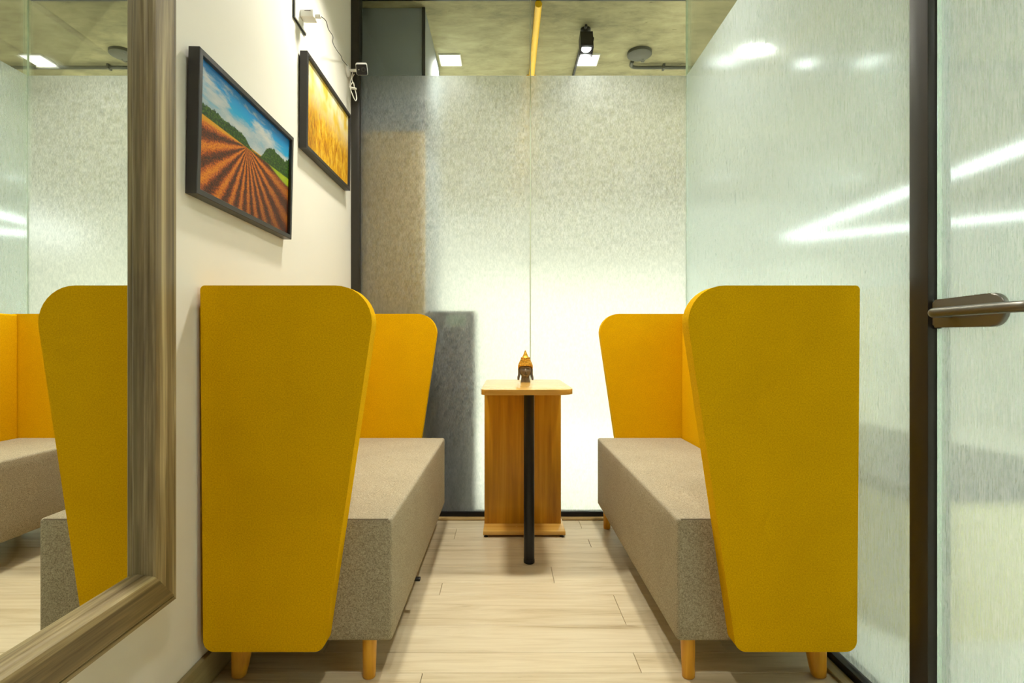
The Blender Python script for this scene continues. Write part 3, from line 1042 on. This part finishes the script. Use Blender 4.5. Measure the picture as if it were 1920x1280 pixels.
for x, lb in ((-0.362, 'small square ceiling light panel above the sofa by the cream wall'), (0.538, 'small square ceiling light panel above the sofa by the side glass')):
    ceiling_panel(x, 2.285, 0.15, 'lamp_white', lb, 'square lights above the table', watt=ROOM_WATT)
ceiling_panel(0.09, 0.35, 0.15, 'lamp_white', 'small square fill light panel added out of view above the mirror and door', None, watt=ENTRY_FILL_WATT)  # added fill, no such lamp in view
HG = 'square lights on the concrete beyond the glass'
for x, lb in ((-0.362, 'square ceiling light beside the grey duct behind the glass'), (0.538, 'square ceiling light behind the black spotlight'),
              (1.47, 'square ceiling light next to the dark conduit beyond the frosted side glass'), (2.40, 'square ceiling light farther along the conduit beyond the side glass')):
    ceiling_panel(x, 3.585, 0.142, 'lamp_white', lb, HG, watt=HALL_WATT * (0.5 if x < 1 else 0.8))
for x in (-0.362, 0.538, 1.47, 2.40, 3.9):  # wall washers added to brighten the far wall behind the film
    ceiling_panel(x, 6.1, 0.142, 'lamp_white', 'small square fill light added near the far office wall', 'fill lights added by the far office wall', watt=24.0)
for i, x in enumerate((1.8, 3.2, 4.6, 5.6)):  # fill panels added outside the view so the film glows
    for j, y in enumerate((-1.3, 0.1)):
        ceiling_panel(x + 0.3, y, 0.6, 'office_fill_lamp', 'large square fill light panel added out of view beyond the frosted glass', 'large fill panels added in the office')
for x, y in ((-1.7, 4.6), (-1.7, 6.2)):  # two more added fill panels, hidden by the column
    ceiling_panel(x, y, 0.6, 'office_fill_lamp', 'large square fill light panel added out of view beyond the frosted glass', 'large fill panels added in the office')


def spotlight(x, y, label, tilt=0.28, em='spot_lamp', turn=0.0):
    r = empty('track_spotlight', (x, y, HC), label, 'spotlight', 'black ceiling spotlights beyond the glass')
    r.rotation_euler.z = turn
    bm = bmesh.new()
    lathe(bm, [(0.030, -0.001), (0.030, -0.014), (0.012, -0.022), (0.010, -0.035), (0.0, -0.036)], 20)
    obj('mount', bm, 'black_metal', r, smooth=40)
    T = Matrix.Translation((0, 0, -0.045)) @ Matrix.Rotation(-tilt, 4, 'X')
    h = 0.037
    bm = bmesh.new()
    box(bm, -h, h, -h, h, -0.118, 0.0, 0.0)
    bm.faces.ensure_lookup_table()
    low = min(bm.faces, key=lambda f: f.calc_center_median().z)
    res = bmesh.ops.inset_region(bm, faces=[low], thickness=0.004)
    bmesh.ops.translate(bm, vec=(0, 0, 0.028), verts=low.verts)
    bmesh.ops.transform(bm, matrix=T, verts=bm.verts)
    hs = obj('housing', bm, 'black_metal', r)
    bm = bmesh.new()
    lathe(bm, [(0.0, -0.0915), (0.026, -0.0915), (0.026, -0.0905), (0.0, -0.0905)], 20)
    bmesh.ops.transform(bm, matrix=T, verts=bm.verts)
    obj('lamp', bm, em, hs)
    bm = bmesh.new()
    tube(bm, [T @ Vector((h, 0, -0.02)), T @ Vector((h + 0.010, 0, -0.02))], 0.011, 14)
    obj('pivot_knob', bm, 'black_metal', r, smooth=40)


spotlight(0.475, 3.24, 'black square spotlight on the ceiling beside the yellow pipe')
spotlight(1.92, 3.50, 'black square spotlight glowing through the frosted side glass', 0.85, 'spot_lamp_dim', -0.5)

bm = bmesh.new()
tube(bm, [(0.470, 3.19, HC - 0.009), (0.470, 6.9, HC - 0.009)], 0.008, 12)
tag(obj('ceiling_conduit', bm, 'black_metal', smooth=60), 'thin dark conduit running away from the black spotlight', 'conduit')

# yellow pipe with two saddles
r = empty('yellow_pipe', (0.178, 5, HC - 0.03), 'bright yellow pipe running along the concrete ceiling', 'pipe')
bm = bmesh.new()
tube(bm, [(0, -2.045, 0), (0, 2.1, 0)], 0.0195, 18)
obj('pipe', bm, 'yellow_paint', r, smooth=60)
for y in (-1.2, 0.6):
    bm = bmesh.new(); box(bm, -0.032, 0.032, y - 0.01, y + 0.01, 0.012, 0.0295, 0.002)
    obj('saddle', bm, 'yellow_paint', r)

# round junction box and its conduit
r = empty('junction_box', (0.858, 3.50, HC), 'round dark ceiling junction box feeding a bent conduit', 'junction box')
bm = bmesh.new()
lathe(bm, [(0.0, -0.024), (0.070, -0.024), (0.077, -0.019), (0.077, -0.0005), (0.0, -0.0005)], 36)
obj('cover', bm, 'disc_grey', r, smooth=40)
for a in (0.9, 4.0):
    bm = bmesh.new()
    lathe(bm, [(0.005, -0.0262), (0.005, -0.0238)], 10, 0.055 * math.cos(a), 0.055 * math.sin(a))
    obj('screw', bm, 'cable_grey', r)
bm = bmesh.new(); box(bm, 0.030, 0.052, 0.058, 0.092, -0.020, -0.001, 0.003)
obj('cable_gland', bm, 'disc_grey', r, smooth=40)
r = empty('bent_conduit', (0.83, 3.56, HC - 0.02), 'dark conduit with bend running from the round junction box above the side glass', 'conduit')
bm = bmesh.new()
tube(bm, smooth_path([(0, 0.016, 0.0), (0, 0.045, 0), (0.008, 0.075, 0), (0.035, 0.092, 0), (0.08, 0.095, 0), (0.12, 0.095, 0)], 6) + [Vector((4.2, 0.095, 0))], 0.0115, 14)
obj('conduit', bm, 'disc_grey', r, smooth=60)
for x in (0.22, 1.4, 2.6):
    bm = bmesh.new(); box(bm, x, x + 0.014, 0.075, 0.116, -0.014, 0.0195, 0.002)
    obj('clip', bm, 'disc_grey', r)


# linear office lamp, one long V-shaped pair of bars hung from the ceiling
def linear_lamp(a, b, z, label):
    r = empty('linear_pendant', (a[0], a[1], z), label, 'pendant light', 'linear pendants in the office')
    A = Vector((0, 0, 0)); B = Vector((b[0] - a[0], b[1] - a[1], 0))
    d = B.normalized(); n = Vector((-d.y, d.x, 0))
    for nm, hw, z0, z1, mt in (('housing', 0.03, 0.012, 0.05, 'white_plastic'), ('diffuser', 0.028, -0.045, 0.0115, 'linear_lamp')):
        bm = bmesh.new()
        pts = [A + n * hw, A - n * hw, B - n * hw, B + n * hw]
        prism(bm, pts, lambda q: (q.x, q.y, z0), lambda q: (q.x, q.y, z1))
        obj(nm, bm, mt, r)
    L = B.length
    for t in (0.12, 0.88):
        p = d * L * t
        bm = bmesh.new()
        tube(bm, [(p.x, p.y, 0.0505), (p.x, p.y, HC - z - 0.001)], 0.002, 6)
        obj('cord', bm, 'black_metal', r)


linear_lamp((3.30, 1.2), (3.30, 6.4), 2.20, 'long straight linear pendant lamp glowing through the frosted side glass')
linear_lamp((3.42, 6.52), (5.6, 4.9), 2.20, 'slanted linear pendant lamp meeting the end of the straight one')


# ================================================================== THINGS BEHIND THE GLASS
r = empty('wall_column', (-0.80, 3.35, 0), kind='structure')
O = (-0.80, 3.35, 0)
nbox('duct_casing', -1.25, -0.449, 3.035, 3.75, 2.105, HC - 0.001, 'duct_grey', r, 0.004, rel=O)
nbox('casing', -1.25, -0.449, 3.035, 3.75, -0.04, 2.104, 'duct_grey', r, 0.004, rel=O)
nbox('cladding', -1.25, -0.447, 3.005, 3.034, -0.04, 2.10, 'tan_panel', r, 0.004, rel=O)
nbox('corner_strip', -0.463, -0.446, 3.028, 3.040, 2.106, HC - 0.002, 'frame_black', r, 0.001, rel=O)

r = empty('storage_cabinet', (-0.305, 3.16, -0.042), 'dark green-grey cabinet with pale panel standing behind the frosted back glass', 'cabinet')
O = (-0.305, 3.16, -0.042)
nbox('body', -0.440, -0.175, 3.06, 3.32, -0.041, 1.115, 'cabinet_dark', r, 0.004, rel=O)
nbox('door', -0.436, -0.179, 3.046, 3.0595, 0.0, 1.00, 'cabinet_dark', r, 0.003, rel=O)
nbox('pale_panel', -0.335, -0.225, 3.046, 3.0595, 1.03, 1.09, 'cabinet_pale', r, 0.002, rel=O)

r = empty('low_cabinet', (1.7, 2.5, -0.042), 'low beige cabinet with dark top blurred behind the frosted side glass', 'cabinet')
O = (1.7, 2.5, -0.042)
nbox('body', 1.31, 2.10, 1.785, 3.2, -0.0415, 0.420, 'bench_beige', r, 0.003, rel=O)
nbox('top', 1.295, 2.115, 1.765, 3.215, 0.4205, 0.470, 'frame_black', r, 0.003, rel=O)
